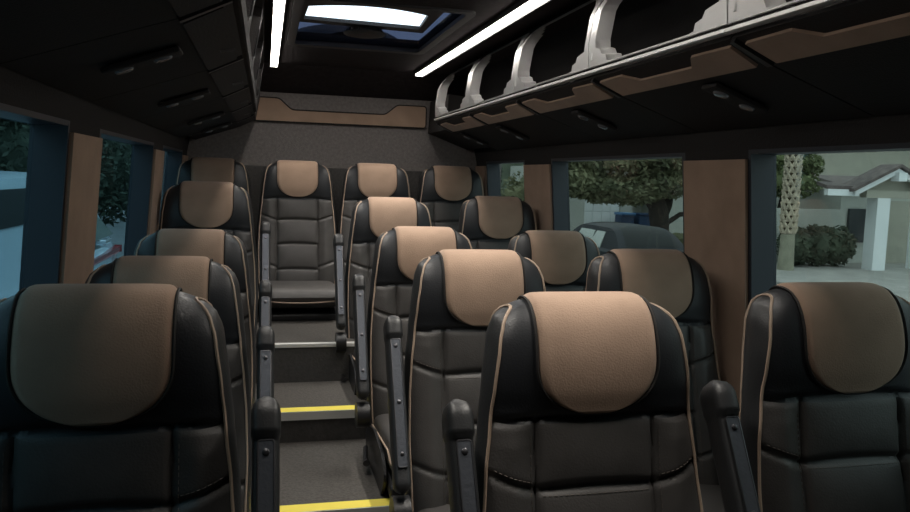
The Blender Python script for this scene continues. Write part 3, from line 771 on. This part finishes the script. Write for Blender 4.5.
# --- dark sedan parked on the street, tail towards the viewer
def loft_body(mb, secs, mt=None):
    # secs: list of (y, halfwidth, z list profile [(x frac, z)])
    n = len(secs[0][1]); v = []; f = []
    for y, pr in secs: v += [(x, y, z) for x, z in pr]
    for i in range(len(secs) - 1):
        for k in range(n - 1): f.append([i * n + k, i * n + k + 1, (i + 1) * n + k + 1, (i + 1) * n + k])
    f += [list(range(n)), [(len(secs) - 1) * n + k for k in range(n)][::-1]]
    mb.add(v, f, mt)
def car(name, loc, lab, body_m, Lg, Wd, deck, roofz, cab, belt, glass_m='cglass', rearglass=None, cat='car', tail='red', wbot=None):
    # local: y=0 rear, +Lg front; deck: list (y,z) hood/trunk line; cab: (y_rear_base,y_rear_top,y_front_top,y_front_base)
    root = empty(name, loc, lab, cat); hw = Wd / 2
    def bodysec(y):
        z = itp(deck, y); k = 1 - .10 * (abs(y - Lg / 2) / (Lg / 2)) ** 4
        w = hw * k
        return (y, [(-w * .9, .22), (-w * .99, .32), (-w, .6), (-w * .97, z - .06), (-w * .88, z), (0, z + .02), (w * .88, z), (w * .97, z - .06), (w, .6), (w * .99, .32), (w * .9, .22)])
    mb = MB(); loft_body(mb, [bodysec(Lg * i / 24) for i in range(25)]); body = mb.build('body', M[body_m], parent=root, angle=35)
    y0, y1, y2, y3 = cab
    def cabsec(y, dz=0, dw=0):
        if y < y1: t = (y - y0) / (y1 - y0)
        elif y > y2: t = (y3 - y) / (y3 - y2)
        else: t = 1
        t = max(0, min(1, t)); zt_ = lerp(belt, roofz, math.sin(t * pi / 2) ** .9) + dz
        wb = hw * .90 + dw; wt = lerp(wb, hw * .70, (zt_ - belt) / (roofz - belt)) + dw
        return (y, [(-wb, belt - .05), (-lerp(wb, wt, .6), lerp(belt, zt_, .6)), (-wt, zt_ - .03), (-wt * .8, zt_), (0, zt_ + .02), (wt * .8, zt_), (wt, zt_ - .03), (lerp(wb, wt, .6), lerp(belt, zt_, .6)), (wb, belt - .05)])
    ys_ = [lerp(y0, y3, i / 30) for i in range(31)]
    mb = MB(); loft_body(mb, [cabsec(y) for y in ys_]); mb.build('cabin', M[body_m], parent=root, angle=35)
    # side windows
    n_w = 3
    for sx in (-1, 1):
        edges_ = [y1 + .0, lerp(y1, y2, .42), y2 + .12]
        for (a, b_) in zip(edges_, edges_[1:]):
            a += .05; b_ -= .05
            zt_ = roofz - .12; mb = MB()
            def q(y, z):
                s = cabsec(y)[1]; f_ = (z - belt) / (roofz - belt); return Vector((sx * (lerp(hw * .90, hw * .70, f_) + .012), y, z))
            mb.prism([q(a, wbot or belt + .03), q(b_ + .18, wbot or belt + .03), q(b_, zt_), q(a + .0, zt_)], (-sx * .02, 0, 0)); mb.build('side_window', M[glass_m], parent=root, smooth=False)
    # rear and front glass
    for (ya, yb_, nm) in ((y0, y1, 'rear_window'), (y3, y2, 'windscreen')):
        mb = MB()
        def gf(u, v):
            y = lerp(ya, yb_, .12 + .72 * v); s = cabsec(y)[1]; wv = s[5][0] * .98; zz = s[4][1]
            return (lerp(-wv, wv, u), y, zz + .012 - .03 * (abs(2 * u - 1)) ** 3)
        mb.grid(gf, 10, 8); mb.build(nm, M[rearglass or glass_m], parent=root)
    # tail lamps
    zt_ = itp(deck, 0)
    for sx in (-1, 1):
        mb = MB(); mb.box((sx * hw * .60, -.02, zt_ - .24), (sx * hw * .91, .10, zt_ - .08), bev=.02); mb.build('tail_lamp', M[tail], parent=root)
    mb = MB(); mb.box((-hw * .86, -.08, .28), (hw * .86, .12, .50), bev=.04); mb.build('bumper', M[body_m], parent=root)
    for yy in (Lg * .18, Lg * .82):
        for sx in (-1, 1):
            mb = MB(); mb.tube([(sx * hw * .80, yy, .32), (sx * hw * 1.0, yy, .32)], .32, n=24); wl = mb.build('wheel', M['tyre'], parent=root, angle=30)
            mb = MB(); mb.tube([(sx * hw * .98, yy, .32), (sx * hw * 1.02, yy, .32)], .19, n=16); mb.build('hubcap', M['silver'], parent=wl, angle=30)
    return root
car('sedan', (7.72, 13.6, G - .02), 'dark sedan parked in the street under the big tree', 'card', 4.7, 1.8,
    [(0, .98), (.5, 1.02), (1.0, 1.0), (3.4, .97), (4.4, .80), (4.7, .66)], 1.45, (.55, 1.45, 2.7, 3.6), .96, glass_m='cglass_refl', rearglass='cglass', tail='tlw')
# white van / SUV on the left, tail at far end
root_l = car('minivan', (-2.85, 11.1, G - .02), 'white minivan parked beside the bus, seen through the left windows', 'carw', 5.4, 1.95,
    [(0, 1.36), (.5, 1.38), (3.6, 1.36), (4.6, 1.28), (5.4, 1.1)], 2.27, (.05, 1.55, 4.3, 5.2), 1.36, glass_m='cglass', rearglass='cglass_refl', tail='tlw', wbot=1.84)
for sx in (-1, 1):
    mb = MB(); mb.prism([(sx * .90, .30, 1.50), (sx * .90, 1.50, 1.50), (sx * .80, 1.50, 1.98), (sx * .81, .75, 1.72)], (sx * .03, 0, 0)); mb.build('quarter_window', M['cglass_refl'], parent=root_l, smooth=False)
    mb = MB(); mb.box((sx * .90, -.01, 1.25), (sx * .965, 1.9, 1.315), bev=.015); mb.build('tail_lamp', M['red'], parent=root_l)
    mb = MB(); mb.box((sx * .90, .75, 1.44), (sx * .985, 1.15, 1.48), bev=.01); mb.build('chrome_trim', M['chrome'], parent=root_l)
root_l.rotation_euler.z = pi
# left foliage
tree('leafy_tree', (-4.6, 16.5, G), ([(0, 0, 0), (0, 0, 2.4)], [.2, .15]), [((0, 0, 2.6), (1.8, 1.6, 1.3)), ((1.3, 1.5, 2.3), (1.4, 1.6, 1.2)), ((0, 0, 3.8), (1.8, 1.6, 1.2)), ((-2.2, 0, 3.0), (1.5, 1.5, 1.5))], 24000, .075, 'nearest dark leafy tree directly behind the white minivan', M['leafd'], 41)
tree('leafy_tree', (-7.4, 22.5, G), ([(0, 0, 0), (0, 0, 2.6)], [.2, .15]), [((0, 0, 2.8), (2.3, 1.8, 1.7)), ((.3, 0, 4.4), (2.2, 1.6, 1.3))], 22000, .085, 'dark leafy tree further back, behind the tree beside the white minivan', M['leafd'], 43)
tree('leafy_tree', (-2.2, 34.0, G), ([(0, 0, 0), (0, 0, 2.6)], [.2, .15]), [((0, 0, 2.8), (2.6, 1.8, 2.0)), ((-3.3, 0, 3.4), (2.4, 1.6, 2.0))], 14000, .11, 'distant dark tree between the left pillars', M['leafd'], 47)

# ------------------------------------------------------------------ world, camera
w = bpy.data.worlds.new('World'); bpy.context.scene.world = w; w.use_nodes = True
bg = w.node_tree.nodes['Background']; bg.inputs[0].default_value = (.86, .95, 1.0, 1); bg.inputs[1].default_value = 1.9
cam = bpy.data.cameras.new('Camera'); co = bpy.data.objects.new('Camera', cam); C.objects.link(co)
yaw, pitch, roll, F = math.radians(13.964), math.radians(5.802), math.radians(1.816), 770.1
f = Vector((math.sin(yaw) * math.cos(pitch), math.cos(yaw) * math.cos(pitch), -math.sin(pitch)))
r = Vector((math.cos(yaw), -math.sin(yaw), 0)); u = r.cross(f)
r2 = r * math.cos(roll) + u * math.sin(roll); u2 = -r * math.sin(roll) + u * math.cos(roll)
mx = Matrix((r2, u2, -f)).transposed().to_4x4(); mx.translation = (0, 0, H); co.matrix_world = mx
cam.sensor_width = 36; cam.lens = F / 910 * 36; cam.clip_start = .05; cam.clip_end = 500
sc = bpy.context.scene; sc.camera = co
sc.view_settings.view_transform = 'Standard'; sc.view_settings.look = 'None'; sc.view_settings.gamma = 1; sc.view_settings.exposure = 0; sc.view_settings.use_curve_mapping = False
sc.cycles.max_bounces = 8; sc.cycles.transparent_max_bounces = 16
